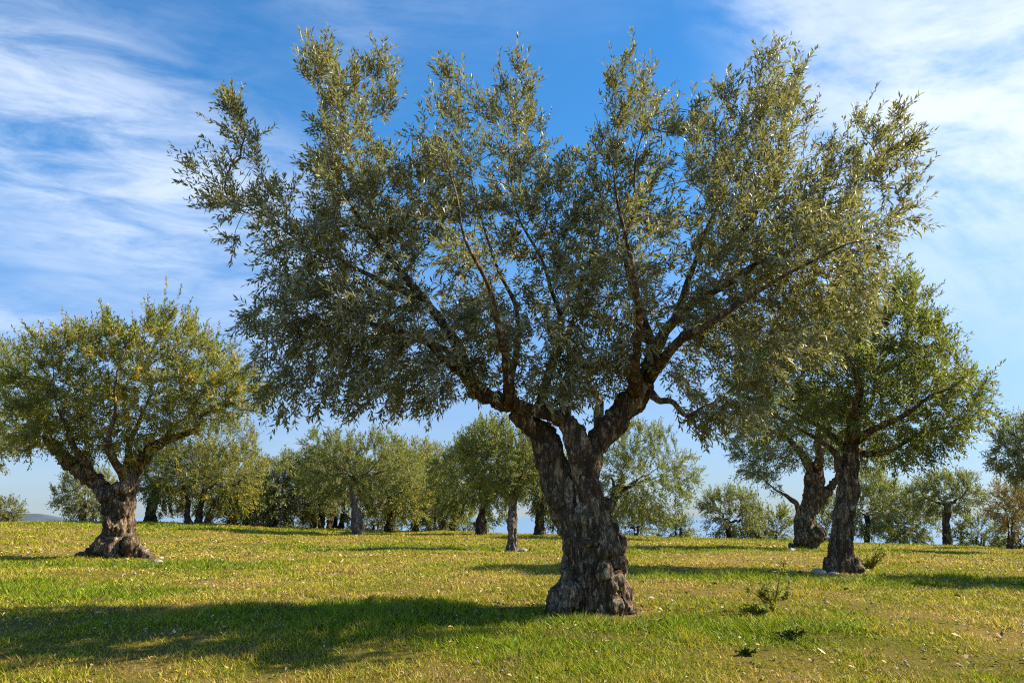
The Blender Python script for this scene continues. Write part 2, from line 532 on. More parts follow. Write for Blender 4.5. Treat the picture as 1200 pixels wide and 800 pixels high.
# the sea beyond the brow of the field
sv = np.array([[-14000, 230, -22.0], [14000, 230, -22.0], [14000, 14000, -22.0], [-14000, 14000, -22.0]])
link("sea", mesh_np("sea", sv, np.array([[0, 1, 2, 3]]), WATER), kind='structure', label="pale blue sea beyond the brow of the field", cat="water")


def hill(px0, px1, pytop, Y, seed):
    nx, ny = 90, 14
    xs = np.linspace(P(px0, 605, Y)[0], P(px1, 605, Y)[0], nx)
    ys = np.linspace(-0.12 * Y, 0.12 * Y, ny) + Y
    X, Yg = np.meshgrid(xs, ys)
    top = P(600, pytop, Y)[2] + 26.0
    u = np.linspace(-1, 1, nx)[None, :]
    v = np.linspace(-1, 1, ny)[:, None]
    q = np.stack([X.ravel() / 60, Yg.ravel() / 60, X.ravel() * 0], -1)
    hh = np.clip(1 - np.abs(u) ** 4, 0, 1) * (1 - v ** 2) * top * (1 + 0.22 * fbm(q, 4, seed).reshape(ny, nx))
    V = np.stack([X, Yg, hh - 27.0], -1).reshape(-1, 3)
    a = np.arange(ny - 1)[:, None] * nx + np.arange(nx - 1)[None, :]
    return mesh_np("hill", V, np.stack([a, a + 1, a + 1 + nx, a + nx], -1).reshape(-1, 4), HILL, smooth=True)


link("hill", hill(-420, 130, 597, 900, 4), kind='structure', label="low blue wooded headland on the far shore", cat="hill")


# ------------------------------------------------------------------ trees
def poly_inside(pts, poly):
    x, y = pts[:, 0], pts[:, 1]
    r = np.zeros(len(pts), bool)
    a = np.asarray(poly, float)
    b = np.roll(a, -1, 0)
    for (x0, y0), (x1, y1) in zip(a, b):
        if y0 == y1:
            continue
        c = (y0 > y) != (y1 > y)
        r ^= c & (x < (x1 - x0) * (y - y0) / (y1 - y0) + x0)
    return r


def poly_dist(pts, poly):
    a = np.asarray(poly, float)
    b = np.roll(a, -1, 0)
    dmin = np.full(len(pts), 1e9)
    for p, q in zip(a, b):
        e = q - p
        t = np.clip(((pts - p) @ e) / max(e @ e, 1e-9), 0, 1)
        dmin = np.minimum(dmin, np.linalg.norm(pts - (p + t[:, None] * e), axis=1))
    return dmin


def ellipse_outline(cx, cy, rx, ry, seed, bump=0.16):
    a = np.linspace(0, 2 * math.pi, 40, endpoint=False)
    q = np.stack([np.cos(a) * 1.6, np.sin(a) * 1.6, np.full_like(a, seed * 3.7)], -1)
    k = 1 + bump * fbm(q, 3, seed) * 1.6
    return np.stack([cx + rx * k * np.cos(a), cy + ry * k * np.sin(a)], -1)


def crown_points(poly, Y, n, seed, depth=1.0, shell=0.35, clump=0.5, erode=0.0, slots=()):
    """points through a rounded volume whose upright outline (at the tree's own distance) is poly"""
    r = np.random.default_rng(seed)
    poly = np.asarray(poly, float)
    lo, hi = poly.min(0), poly.max(0)
    cand = r.uniform(lo, hi, (n * 8, 2))
    cand = cand[poly_inside(cand, poly)]
    dist = poly_dist(cand, poly)
    cand, dist = cand[dist > erode], dist[dist > erode]
    R = max(dist.max(), 1.0)
    half = np.sqrt(np.clip(dist * (2 * R - dist), 0, None)) * depth
    keep = r.random(len(cand)) < half / half.max() * 0.85 + 0.15
    cand, half, dist = cand[keep], half[keep], dist[keep]
    t = r.uniform(-1, 1, len(cand))
    keep = r.random(len(cand)) < shell + (1 - shell) * np.maximum(np.abs(t), 1 - dist / R) ** 1.2
    cand, half, t = cand[keep], half[keep], t[keep]
    mpp = Y / F
    pts = np.array([P(a, b, Y) for a, b in cand])
    pts[:, 1] += t * half * mpp
    nz = fbm(pts / (0.14 * (hi - lo).mean() * mpp), 2, seed)
    keep = r.random(len(pts)) < np.clip(0.55 + clump * nz * 1.3, 0.04, 1)
    pts = pts[keep]
    # gaps shaped along the sun's direction, added to streak the ground shadow with light
    lane = (pts[:, 1] - Y) - (pts[:, 0] - pts[:, 0].mean()) * sun_dir[1] / sun_dir[0]
    lane = lane + 0.12 * vnoise(pts * 1.1, seed + 2)
    for c_, h_ in slots:
        ok = (np.abs(lane - c_) > h_) | (r.random(len(pts)) < 0.06)
        pts, lane = pts[ok], lane[ok]
    return pts[:n]


def colonize(nodes, parents, att, step, kill, infl, iters=140, grav=0.0):
    nodes = [np.asarray(p) for p in nodes]
    parents = list(parents)
    att = att.copy()
    best = np.full(len(att), 1e9)
    who = np.zeros(len(att), int)
    alive = np.ones(len(att), bool)
    new = list(range(len(nodes)))
    seen = set()
    for it in range(iters):
        NP = np.array([nodes[k] for k in new])
        idx = np.nonzero(alive)[0]
        if len(idx) == 0 or len(new) == 0:
            break
        d = np.linalg.norm(att[idx][:, None, :] - NP[None, :, :], axis=2)
        m = d.argmin(1)
        dm = d[np.arange(len(idx)), m]
        upd = dm < best[idx]
        best[idx[upd]] = dm[upd]
        who[idx[upd]] = np.array(new)[m[upd]]
        alive[idx[best[idx] < kill]] = False
        idx = np.nonzero(alive & (best < infl))[0]
        if len(idx) == 0:
            break
        allp = np.array(nodes)
        v = unit(att[idx] - allp[who[idx]])
        acc = np.zeros((len(nodes), 3))
        np.add.at(acc, who[idx], v)
        grow = np.unique(who[idx])
        new = []
        for g in grow:
            dv = acc[g]
            l = np.linalg.norm(dv)
            if l < 1e-6:
                continue
            dv = dv / l
            if parents[g] >= 0:
                pd = nodes[g] - nodes[parents[g]]
                pd = pd / max(np.linalg.norm(pd), 1e-9)
                dv = dv + 0.35 * pd
            dv = dv + np.random.default_rng(it * 9973 + int(g)).normal(0, 0.16, 3)
            dv = dv / np.linalg.norm(dv)
            p = nodes[g] + dv * step
            key = (int(g), int(round(p[0] * 40)), int(round(p[1] * 40)), int(round(p[2] * 40)))
            if key in seen:
                continue
            seen.add(key)
            nodes.append(p)
            parents.append(int(g))
            new.append(len(nodes) - 1)
    return np.array(nodes), np.array(parents)


def leaf_mesh(org, dr, length, n_leaf, leaf_len, leaf_w, seed, mat, droop=0.0, open_angle=(0.45, 1.25)):
    """shoots (origin, direction, length) dressed with paired narrow leaves"""
    r = np.random.default_rng(seed)
    s = len(org)
    dr = unit(dr)
    ref = np.where(np.abs(dr[:, 2:3]) < 0.9, np.array([[0, 0, 1.0]]), np.array([[1.0, 0, 0]]))
    u = unit(np.cross(dr, ref))
    v = np.cross(dr, u)
    k = np.arange(n_leaf)
    t = (k // 2 + 0.6) / (n_leaf / 2)
    t = t[None, :] + r.uniform(-0.04, 0.04, (s, n_leaf))
    roll = r.uniform(0, 6.28, s)[:, None] + (k // 2)[None, :] * 1.57 + (k % 2)[None, :] * math.pi + r.normal(0, 0.35, (s, n_leaf))
    phi = r.uniform(*open_angle, (s, n_leaf)) * (1.12 - 0.5 * t)
    perp = u[:, None, :] * np.cos(roll)[..., None] + v[:, None, :] * np.sin(roll)[..., None]
    a = dr[:, None, :] * np.cos(phi)[..., None] + perp * np.sin(phi)[..., None]
    a = a + np.array([0, 0, -1.0]) * (droop * t)[..., None]
    a = unit(a + r.normal(0, 0.20, a.shape))
    side = r.normal(0, 0.10, (s, 1, 3)) * t[..., None] ** 2 * length[:, None, None]
    pos = org[:, None, :] + dr[:, None, :] * (t * length[:, None])[..., None] + side + np.array([0, 0, -1.0]) * (droop * 0.35 * t ** 2 * length[:, None])[..., None]
    a = a.reshape(-1, 3)
    pos = pos.reshape(-1, 3)
    up = np.repeat(dr, n_leaf, 0) * 0.8 + np.array([0, 0, 0.5]) + r.normal(0, 0.45, a.shape)
    up = up + r.normal(0, 0.25, a.shape)
    nrm = unit(up - a * (up * a).sum(1, keepdims=True))
    wd = np.cross(nrm, a)
    keep = r.random(len(a)) < 0.9
    a, pos, nrm, wd = a[keep], pos[keep], nrm[keep], wd[keep]
    L = leaf_len * r.uniform(0.6, 1.15, len(a))[:, None]
    W = leaf_w * r.uniform(0.7, 1.15, len(a))[:, None]
    mid = pos + a * L * 0.48
    V = np.stack([pos, mid + wd * W * 0.5 + nrm * W * 0.14, pos + a * L - nrm * L * 0.05, mid - wd * W * 0.5 + nrm * W * 0.14], 1).reshape(-1, 3)
    b = np.arange(len(a)) * 4
    faces = np.stack([np.stack([b, b + 2, b + 1], -1), np.stack([b, b + 3, b + 2], -1)], 1).reshape(-1, 3)
    # winding: make the face normal agree with nrm
    return V, faces[:, ::-1].copy()


def displaced(v, nrm, amp, seed, scale=1.0):
    """gnarls, burls and twisting furrows of an old olive bole"""
    q = v * scale
    z = q[:, 2]
    tw = 0.7 * z
    xr = q[:, 0] * np.cos(tw) - q[:, 1] * np.sin(tw)
    yr = q[:, 0] * np.sin(tw) + q[:, 1] * np.cos(tw)
    fur = 1 - 2 * np.abs(fbm(np.stack([xr * 9, yr * 9, z * 1.5], -1), 3, seed))
    bur = fbm(np.stack([xr * 5.5, yr * 5.5, z * 4.5], -1), 2, seed + 5)
    lump = 1 - 2.2 * np.abs(fbm(np.stack([xr * 13, yr * 13, z * 7.5], -1), 3, seed + 9))
    fine = fbm(np.stack([xr * 40, yr * 40, z * 22], -1), 2, seed + 21)
    foot = np.clip(1.25 - v[:, 2] / 0.95, 0.25, 1.0)
    rid = 1 - 2.4 * np.abs(fbm(np.stack([xr * 22, yr * 22, z * 3.0], -1), 2, seed + 33))
    return v + nrm * (amp * (1.0 * fur + 1.0 * bur + 0.95 * lump * foot + 0.55 * rid + 0.25 * fine))[:, None]


def remeshed(parts, voxel, amp, seed, mat, name, smooth_it=9, scale=1.0):
    """one continuous bole out of overlapping tubes and burls"""
    v, f = [], []
    o = 0
    for a, b in parts:
        v.append(a)
        f.append(b + o)
        o += len(a)
    raw = mesh_np("raw", np.vstack(v), f, mat)
    ob = bpy.data.objects.new("raw", raw)
    COL.objects.link(ob)
    md = ob.modifiers.new("r", 'REMESH')
    md.mode = 'VOXEL'
    md.voxel_size = voxel
    sm = ob.modifiers.new("s", 'SMOOTH')
    sm.factor = 0.5
    sm.iterations = smooth_it
    dg = bpy.context.evaluated_depsgraph_get()
    me = bpy.data.meshes.new_from_object(ob.evaluated_get(dg))
    bpy.data.objects.remove(ob)
    nv = len(me.vertices)
    co = np.empty(nv * 3, np.float32)
    me.vertices.foreach_get('co', co)
    no = np.empty(nv * 3, np.float32)
    me.vertex_normals.foreach_get('vector', no)
    co = displaced(co.reshape(-1, 3).astype(float), no.reshape(-1, 3).astype(float), amp, seed, scale)
    me.vertices.foreach_set('co', co.astype(np.float32).ravel())
    me.polygons.foreach_set('use_smooth', np.ones(len(me.polygons), bool))
    me.materials.clear()
    me.materials.append(mat)
    me.name = name
    me.update()
    return me


def closed_tube(p, r, sides=12):
    v, f = tube(p, r, sides)
    n0 = len(v)
    v = np.vstack([v, p[0], p[-1]])
    j = np.arange(sides)
    k = (j + 1) % sides
    e = n0 - sides
    f2 = np.vstack([f, np.stack([np.full(sides, n0), k, j, j], -1), np.stack([np.full(sides, n0 + 1), e + j, e + k, e + k], -1)])
    return v, f2


def ball(c, r, seg=8):
    th = np.linspace(0, math.pi, seg)
    p = np.stack([np.full(seg, c[0]), np.full(seg, c[1]), c[2] - r * np.cos(th)], -1)
    return closed_tube(p, np.maximum(r * np.sin(th), r * 0.02), seg + 2)


def to_world(row, Y):
    """(px, py, depth offset in m, radius in px) -> xyz + radius in m"""
    px, py, dy, rp = row
    q = P(px, py, Y)
    q[1] += dy
    return [*q, rp * Y / F]


TREES = []


def olive_tree(base_px, Y, crown, label, bole=None, boughs=None, n_att=1400, n_shoot=3000, shoot_len=0.22, leaf=(0.085, 0.017), leaves_per=16,
               seed=1, leaf_mat=None, bark=None, group=None, name="olive_tree", depth=1.0, trunk_r=8, fork=0.45, lean=0, limbs=4, gnarl=True, cat="tree", stems=1, droop=0.05, voxel=None, step=None,
               shell=0.35, clump=0.5, extra_balls=(), bole_amp=0.03, base_py=None, erode=0.0, sprays=0, slots=()):
    Y = Y * S
    mpp = Y / F
    leaf_mat = leaf_mat or LEAF_GREEN
    bark = bark or BARK_FAR
    r = np.random.default_rng(seed)
    crown = np.asarray(crown, float)
    clo, chi = crown.min(0), crown.max(0)
    b0 = P(base_px, 630, Y)
    gz0 = float(terrain(b0[0], b0[1])[0])
    root = link(name, None, label=label, cat=cat, group=group, loc=(b0[0], b0[1], gz0))
    off = np.array([b0[0], b0[1], gz0])
    d0 = b0 - np.array([0, 0, CAM_H])
    # the row in the photograph where this ground point falls
    cpz, spz = math.cos(PITCH), math.sin(PITCH)
    dz = gz0 - CAM_H
    depth_c = Y * cpz + dz * spz
    gpy = 400 - F * (-Y * spz + dz * cpz) / depth_c
    shift = 0 if base_py is None else gpy - base_py
    # ---- bole and boughs
    if bole is None:
        ccx = (clo[0] + chi[0]) / 2
        cbot = chi[1]
        bole, boughs = [], []
        for s_ in range(stems):
            bx = base_px + (s_ - (stems - 1) / 2) * trunk_r * 2.2
            ln = lean + (s_ - (stems - 1) / 2) * 14 * trunk_r / 6
            fy = clo[1] + (chi[1] - clo[1]) * (0.62 if stems == 1 else 0.7)
            fy = max(min(fy, gpy - 12), gpy - (gpy - clo[1]) * fork - 6)
            fx = bx + ln
            jit = lambda a: r.normal(0, a)
            hgt = gpy - fy
            rr = trunk_r / math.sqrt(stems)
            bole.append([(bx, gpy + 6, 0, rr * 1.55), (bx + ln * 0.1 + jit(.5), gpy - hgt * 0.12, 0, rr * 1.2), (bx + ln * 0.35 + jit(1.2), gpy - hgt * 0.4, 0, rr * 0.98),
                         (bx + ln * 0.75 + jit(1.2), gpy - hgt * 0.75, 0, rr * 0.9), (fx, fy, 0, rr * 0.86)])
            nl = max(2, limbs // stems)
            for q in range(nl):
                az = (q + r.uniform(0.1, 0.7)) / nl * 2 * math.pi + s_
                wx = (chi[0] - clo[0]) * 0.36 * math.cos(az)
                dyy = (chi[0] - clo[0]) * 0.32 * math.sin(az) * mpp * depth
                ty = clo[1] + (chi[1] - clo[1]) * r.uniform(0.30, 0.55)
                tx = ccx + wx + 0.2 * (fx - ccx)
                boughs.append([(fx, fy + 2, 0, rr * 0.62), (fx + (tx - fx) * 0.30 + jit(2), fy + (ty - fy) * 0.22 + jit(1.5), dyy * 0.3, rr * 0.46),
                               (fx + (tx - fx) * 0.65 + jit(2), fy + (ty - fy) * 0.58 + jit(2), dyy * 0.7, rr * 0.30), (tx, ty, dyy, rr * 0.16)])
    bole = [[(a, b + shift, c, e) for a, b, c, e in ch] for ch in bole]
    boughs = [[(a, b + shift, c, e) for a, b, c, e in ch] for ch in boughs]
    parts = []
    for ch in bole:
        sp = spline([to_world(q, Y) for q in ch], 5)
        parts.append(closed_tube(sp[:, :3] - off, sp[:, 3], 14))
    for (a, b, c, e) in extra_balls:
        q = to_world((a, b + shift, c, e), Y)
        parts.append(ball(np.array(q[:3]) - off, q[3]))
    vox = voxel or max(0.02, trunk_r * mpp / 5)
    me = remeshed(parts, vox, bole_amp * (1 if gnarl else 0.5), seed, bark, "trunk", scale=1.0 if Y < 14 else 0.7)
    tr = link("trunk", me, root)
    nodes, parents, seedr = [], [], []
    for ch in boughs:
        sp = spline([to_world(q, Y) for q in ch], 6)
        sp[:, 3] *= np.interp(np.linspace(0, 1, len(sp)), [0, 0.25, 0.7, 1], [1, 0.80, 0.45, 0.2])
        if ch[-1][2] < -0.3:
            sp[:, 3] *= np.linspace(1, 0.6, len(sp))
        # a live bough wanders a little
        tt = np.linspace(0, 1, len(sp))[:, None]
        wob = np.stack([vnoise(np.stack([tt[:, 0] * 6 + ch[0][0], np.full(len(sp), kx * 5.5 + seed), 0 * tt[:, 0]], -1), seed + kx) for kx in range(3)], -1)
        sp[:, :3] += wob * np.minimum(sp[:, 3:4] * 0.9 + 5.0 * mpp * tt, 9 * mpp) * np.minimum(tt * 4, 1)
        fine_sp = sp
        sides = 10 if sp[0, 3] > 0.03 else 7
        v, f = closed_tube(fine_sp[:, :3] - off, fine_sp[:, 3], sides)
        if sp[0, 3] > 0.025:
            cen = np.repeat(fine_sp[:, :3] - off, sides, 0)
            nn = unit(v[:len(cen)] - cen)
            v[:len(cen)] += nn * (fbm(v[:len(cen)] * 11, 3, seed) * np.repeat(fine_sp[:, 3], sides) * 0.22)[:, None]
        link("branch", mesh_np("branch", v, f, bark, smooth=True), root)
        st = len(nodes)
        for q, row in enumerate(sp):
            if q == 0 and False:
                continue
            nodes.append(row[:3])
            parents.append(-1 if q == 0 else len(nodes) - 2)
            seedr.append(row[3])
    n_seed = len(nodes)
    # ---- crown
    ctr = (clo + chi) / 2
    att = crown_points(ctr + (crown - ctr) * (1 - 10.0 / (chi - clo).mean()), Y, n_att, seed, depth, shell, clump, erode, slots)
    size = (chi - clo).mean() * mpp
    stp = step or size * 0.030
    NP, PA = colonize(nodes, parents, att, stp, stp * 1.7, size * 0.42)
    cnt = len(NP)
    kids = [[] for _ in range(cnt)]
    for q in range(cnt):
        if PA[q] >= 0:
            kids[PA[q]].append(q)
    r0 = 0.0034 if Y < 9 else 0.0036
    ex = 2.35
    acc = np.zeros(cnt)
    for q in range(cnt - 1, n_seed - 1, -1):
        if acc[q] == 0:
            acc[q] = r0 ** ex
        acc[PA[q]] += acc[q]
    rad_ = np.maximum(acc, r0 ** ex) ** (1 / ex)
    rad_ = np.minimum(rad_, 0.035)
    pcs = []
    starts = [q for q in range(n_seed, cnt) if PA[q] < n_seed or (len(kids[PA[q]]) > 1 and max((c for c in kids[PA[q]] if c >= n_seed), key=lambda c: acc[c]) != q)]
    for q in starts:
        ch = [PA[q], q]
        while True:
            kk = kids[ch[-1]]
            if not kk:
                break
            ch.append(max(kk, key=lambda c: acc[c]))
        rr_ = rad_[ch].copy()
        rr_[0] = rr_[1]
        rr_[-1] *= 0.6
        pcs.append(tube(NP[ch] - off, rr_, 5 if rr_[0] > 0.008 else 3))
    # ---- shoots with leaves
    cand = np.arange(n_seed, cnt)
    leafy = cand[rad_[cand] < r0 * 3.4]
    if len(leafy) == 0:
        leafy = cand
    tipw = np.where(np.array([len(kids[q]) == 0 for q in leafy]), 2.2, 1.0)
    pick = r.choice(leafy, n_shoot, p=tipw / tipw.sum())
    org = NP[pick] + r.normal(0, stp * 0.3, (n_shoot, 3))
    gd = unit(NP[pick] - NP[PA[pick]])
    cc = att.mean(0)
    zlo, zhi = att[:, 2].min(), att[:, 2].max()
    hrel = (org[:, 2] - zlo) / (zhi - zlo)
    outw = unit(org - cc)
    rad_h = outw.copy()
    upb = np.clip((hrel - 0.30) * 1.6, -0.75, 0.95)
    dirs = gd * 0.55 + outw * 0.45 + np.array([0, 0, 1.0]) * upb[:, None] + r.normal(0, 0.42, (n_shoot, 3))
    ln_ = shoot_len * r.uniform(0.55, 1.35, n_shoot)
    V, FA = leaf_mesh(org - off, dirs, ln_, leaves_per, leaf[0], leaf[1], seed + 3, leaf_mat, droop=droop)
    if sprays:
        # long upright water-shoots standing clear of the crown
        tips = np.array([q for q in range(n_seed, cnt) if not kids[q]])
        od = unit(NP[tips] - cc)
        far_ = np.linalg.norm((NP[tips] - cc) / (att.std(0) * 1.0), axis=1)
        ok_ = tips[(od[:, 2] > -0.15) & (far_ > np.quantile(far_, 0.55))]
        sp_ = r.choice(ok_, min(sprays, len(ok_)), replace=False)
        sd_ = unit(NP[sp_] - cc) * 0.7 + np.array([0, 0, 0.75]) + r.normal(0, 0.22, (len(sp_), 3))
        sl_ = shoot_len * r.uniform(1.2, 2.2, len(sp_))
        V2, F2 = leaf_mesh(NP[sp_] - off, sd_, sl_, 34, leaf[0], leaf[1], seed + 8, leaf_mat, droop=-0.05, open_angle=(0.4, 0.9))
        FA = np.vstack([FA, F2 + len(V)])
        V = np.vstack([V, V2])
        org = np.vstack([org, NP[sp_]])
        dirs = np.vstack([dirs, sd_])
        ln_ = np.concatenate([ln_, sl_])
        n_shoot = len(org)
    cr = link("crown", mesh_np("crown", V, FA, leaf_mat), root, kind='stuff')
    # stems of the shoots themselves, then the twigs
    du = unit(dirs)
    e0 = org - off
    e1 = e0 + du * (ln_ * 0.9)[:, None]
    rf = unit(np.cross(du, np.array([0.3, 0.8, 0.5])))
    rg = np.cross(du, rf)
    rt = 0.0016 * max(1.0, Y / 9)
    sv_ = np.stack([e0 + rf * rt, e0 - rf * rt * 0.5 + rg * rt * 0.86, e0 - rf * rt * 0.5 - rg * rt * 0.86, e1], 1).reshape(-1, 3)
    bb = np.arange(n_shoot) * 4
    sf = np.stack([np.stack([bb, bb + 1, bb + 3], -1), np.stack([bb + 1, bb + 2, bb + 3], -1), np.stack([bb + 2, bb, bb + 3], -1)], 1).reshape(-1, 3)
    tv, tf = join(pcs)
    link("twigs", mesh_np("twigs", np.vstack([tv, sv_]), [tf, sf + len(tv)], TWIG, smooth=True), cr, kind='stuff')
    TREES.append((name, cnt, len(FA)))
    return root


# ---- the great two-stemmed olive
main_crown = [(205, 210), (245, 200), (262, 165), (270, 118), (300, 128), (315, 165), (335, 222), (360, 192), (352, 110), (345, 60), (372, 16), (398, 62), (420, 50), (468, 62), (472, 150), (490, 122), (515, 84),
              (548, 84), (562, 165), (580, 88), (618, 70), (645, 102), (656, 196), (690, 172), (705, 82), (775, 78), (800, 142), (835, 92), (872, 92), (890, 52), (908, 72), (945, 74), (958, 172), (985, 160),
              (1000, 118), (1030, 118), (1062, 145), (1086, 188), (1066, 215), (1078, 262), (1066, 310), (1046, 362), (1010, 398), (972, 428), (930, 468), (890, 502), (850, 512), (810, 505), (790, 480),
              (760, 470), (735, 440), (700, 470), (660, 488), (620, 478), (580, 455), (545, 470), (510, 490), (455, 495), (400, 490), (345, 498), (305, 488), (284, 450), (298, 415), (272, 372), (300, 340), (262, 300), (238, 250)]
olive_tree(690, 9.4, main_crown, "large old two-stemmed olive tree with silvery crown and burled forked trunk", name="olive_tree", base_py=712,
           bole=[[(697, 728, 0, 36), (694, 700, 0, 36), (694, 665, 0, 30), (690, 630, 0, 27), (687, 605, 0, 26), (686, 588, 0, 22)],
                 [(660, 726, -.10, 16), (660, 703, -.14, 17), (665, 681, -.10, 13), (674, 650, -.02, 12)],
                 [(724, 722, -.04, 12), (722, 700, -.05, 13), (717, 660, -.03, 12), (711, 615, 0, 10)],
                 [(700, 722, -.2, 11), (697, 695, -.18, 11), (692, 650, -.12, 10)],
                 [(652, 716, -.12, 9), (638, 726, -.2, 6), (622, 736, -.26, 4)], [(730, 714, -.08, 9), (746, 722, -.14, 6), (762, 732, -.2, 3.5)],
                 [(702, 722, .2, 15), (700, 690, .16, 15), (694, 640, .08, 13)],
                 [(674, 612, .05, 17), (662, 580, .08, 17.5), (653, 555, .10, 17), (644, 528, .10, 17), (634, 506, .10, 16), (616, 488, .08, 12), (604, 476, .05, 10)],
                 [(694, 610, -.04, 17), (690, 580, -.05, 14), (686, 555, -.05, 12.5), (680, 528, -.06, 12), (674, 508, -.07, 11), (664, 492, -.08, 9.5)],
                 [(678, 506, -.07, 10), (662, 489, -.10, 9), (642, 482, -.10, 7.5), (618, 477, -.06, 8), (596, 470, -.03, 9), (575, 461, 0, 9), (556, 450, 0, 8)],
                 [(689, 556, 0, 10), (692, 535, .06, 11), (702, 512, .10, 12), (722, 489, .15, 13), (742, 464, .20, 13), (758, 440, .22, 11.5), (768, 415, .25, 9)]],
           extra_balls=[(662, 478, -.05, 7), (727, 690, -.08, 8), (720, 655, -.1, 10), (710, 640, -.2, 9), (700, 622, -.2, 8), (714, 615, -.02, 10), (708, 588, 0, 9), (716, 675, -.2, 10), 
                        (690, 630, -.24, 7), (705, 660, -.24, 9), (650, 712, -.15, 11), (668, 690, -.22, 11), (722, 632, .1, 11), (715, 700, -.2, 10)],
           boughs=[[(560, 453, 0, 11), (546, 432, 0, 10), (536, 405, 0, 9), (518, 378, -.05, 8), (500, 350, -.1, 7), (470, 315, -.15, 6), (435, 275, -.2, 4.5), (405, 225, -.2, 3.5), (385, 160, -.2, 2.2), (376, 95, -.2, 1.4)],
                   [(556, 448, 0, 7), (522, 420, -.2, 6), (480, 398, -.4, 5), (430, 385, -.55, 4), (380, 385, -.6, 3), (335, 405, -.6, 2)],
                   [(548, 436, .1, 6), (515, 395, .5, 5), (470, 370, .9, 4.5), (420, 345, 1.2, 3.5), (370, 330, 1.4, 2.5)],
                   [(500, 350, -.1, 4.5), (450, 330, -.1, 4), (390, 300, -.1, 3), (330, 265, -.1, 2.4), (270, 230, -.1, 1.6)],
                   [(594, 470, .1, 8), (599, 440, .15, 7), (610, 400, .2, 6), (606, 350, .3, 5), (585, 290, .4, 4), (560, 220, .4, 3), (545, 150, .4, 2)],
                   [(632, 480, .05, 7), (640, 445, .05, 6.5), (652, 412, 0, 6), (660, 375, 0, 5), (645, 335, 0, 4.2), (634, 300, 0, 3.6), (604, 245, 0, 2.8), (596, 190, 0, 2.2), (600, 130, 0, 1.4)],
                   [(652, 412, 0, 5), (672, 365, .2, 4.5), (690, 310, .3, 4), (705, 240, .3, 3), (725, 170, .3, 2)],
                   [(600, 472, -.1, 7), (592, 425, -.6, 6), (575, 370, -1.1, 5), (550, 310, -1.4, 4), (530, 240, -1.5, 2.5)],
                   [(766, 420, .24, 10), (778, 388, .25, 9), (795, 350, .3, 7.5), (815, 305, .3, 6), (840, 250, .3, 4.5), (865, 190, .3, 3), (888, 110, .3, 1.6)],
                   [(782, 380, .25, 7), (820, 345, .1, 6), (865, 315, 0, 5), (920, 290, 0, 4), (980, 275, 0, 3), (1035, 255, 0, 1.8)],
                   [(840, 300, .2, 5), (880, 250, .1, 4.4), (905, 228, .1, 4), (945, 222, .1, 3.4), (985, 230, .1, 2.4), (1030, 200, .1, 1.5)],
                   [(772, 405, .25, 7), (750, 350, .1, 6), (735, 290, 0, 5), (742, 220, -.1, 3.5), (750, 140, -.1, 2)],
                   [(762, 435, .1, 8), (800, 400, -.5, 6.5), (850, 370, -1.0, 5), (900, 350, -1.3, 3.8), (950, 330, -1.4, 2.4)],
                   [(764, 430, .4, 7), (805, 385, 1.0, 6), (860, 345, 1.5, 4.5), (920, 320, 1.8, 3)],
                   [(765, 455, .1, 5.5), (780, 466, 0, 5), (798, 482, -.1, 4), (825, 474, -.2, 3), (860, 450, -.3, 2)],
                   [(710, 505, .3, 9), (712, 450, .9, 7), (705, 390, 1.5, 5), (690, 320, 1.8, 3.5)],
                   [(745, 455, .1, 7), (735, 410, -.6, 6), (720, 350, -1.1, 5), (700, 280, -1.4, 3.5), (680, 220, -1.5, 2.2)]],
           erode=9.0, sprays=150, slots=((-0.72, 0.19), (0.62, 0.13)), n_att=5800, n_shoot=9400, shoot_len=0.20, leaf=(0.066, 0.0165), leaves_per=18, seed=11, leaf_mat=LEAF_MAIN, bark=BARK, depth=0.72, voxel=0.011, step=0.105, bole_amp=0.021, droop=0.06, shell=0.5, clump=0.82)

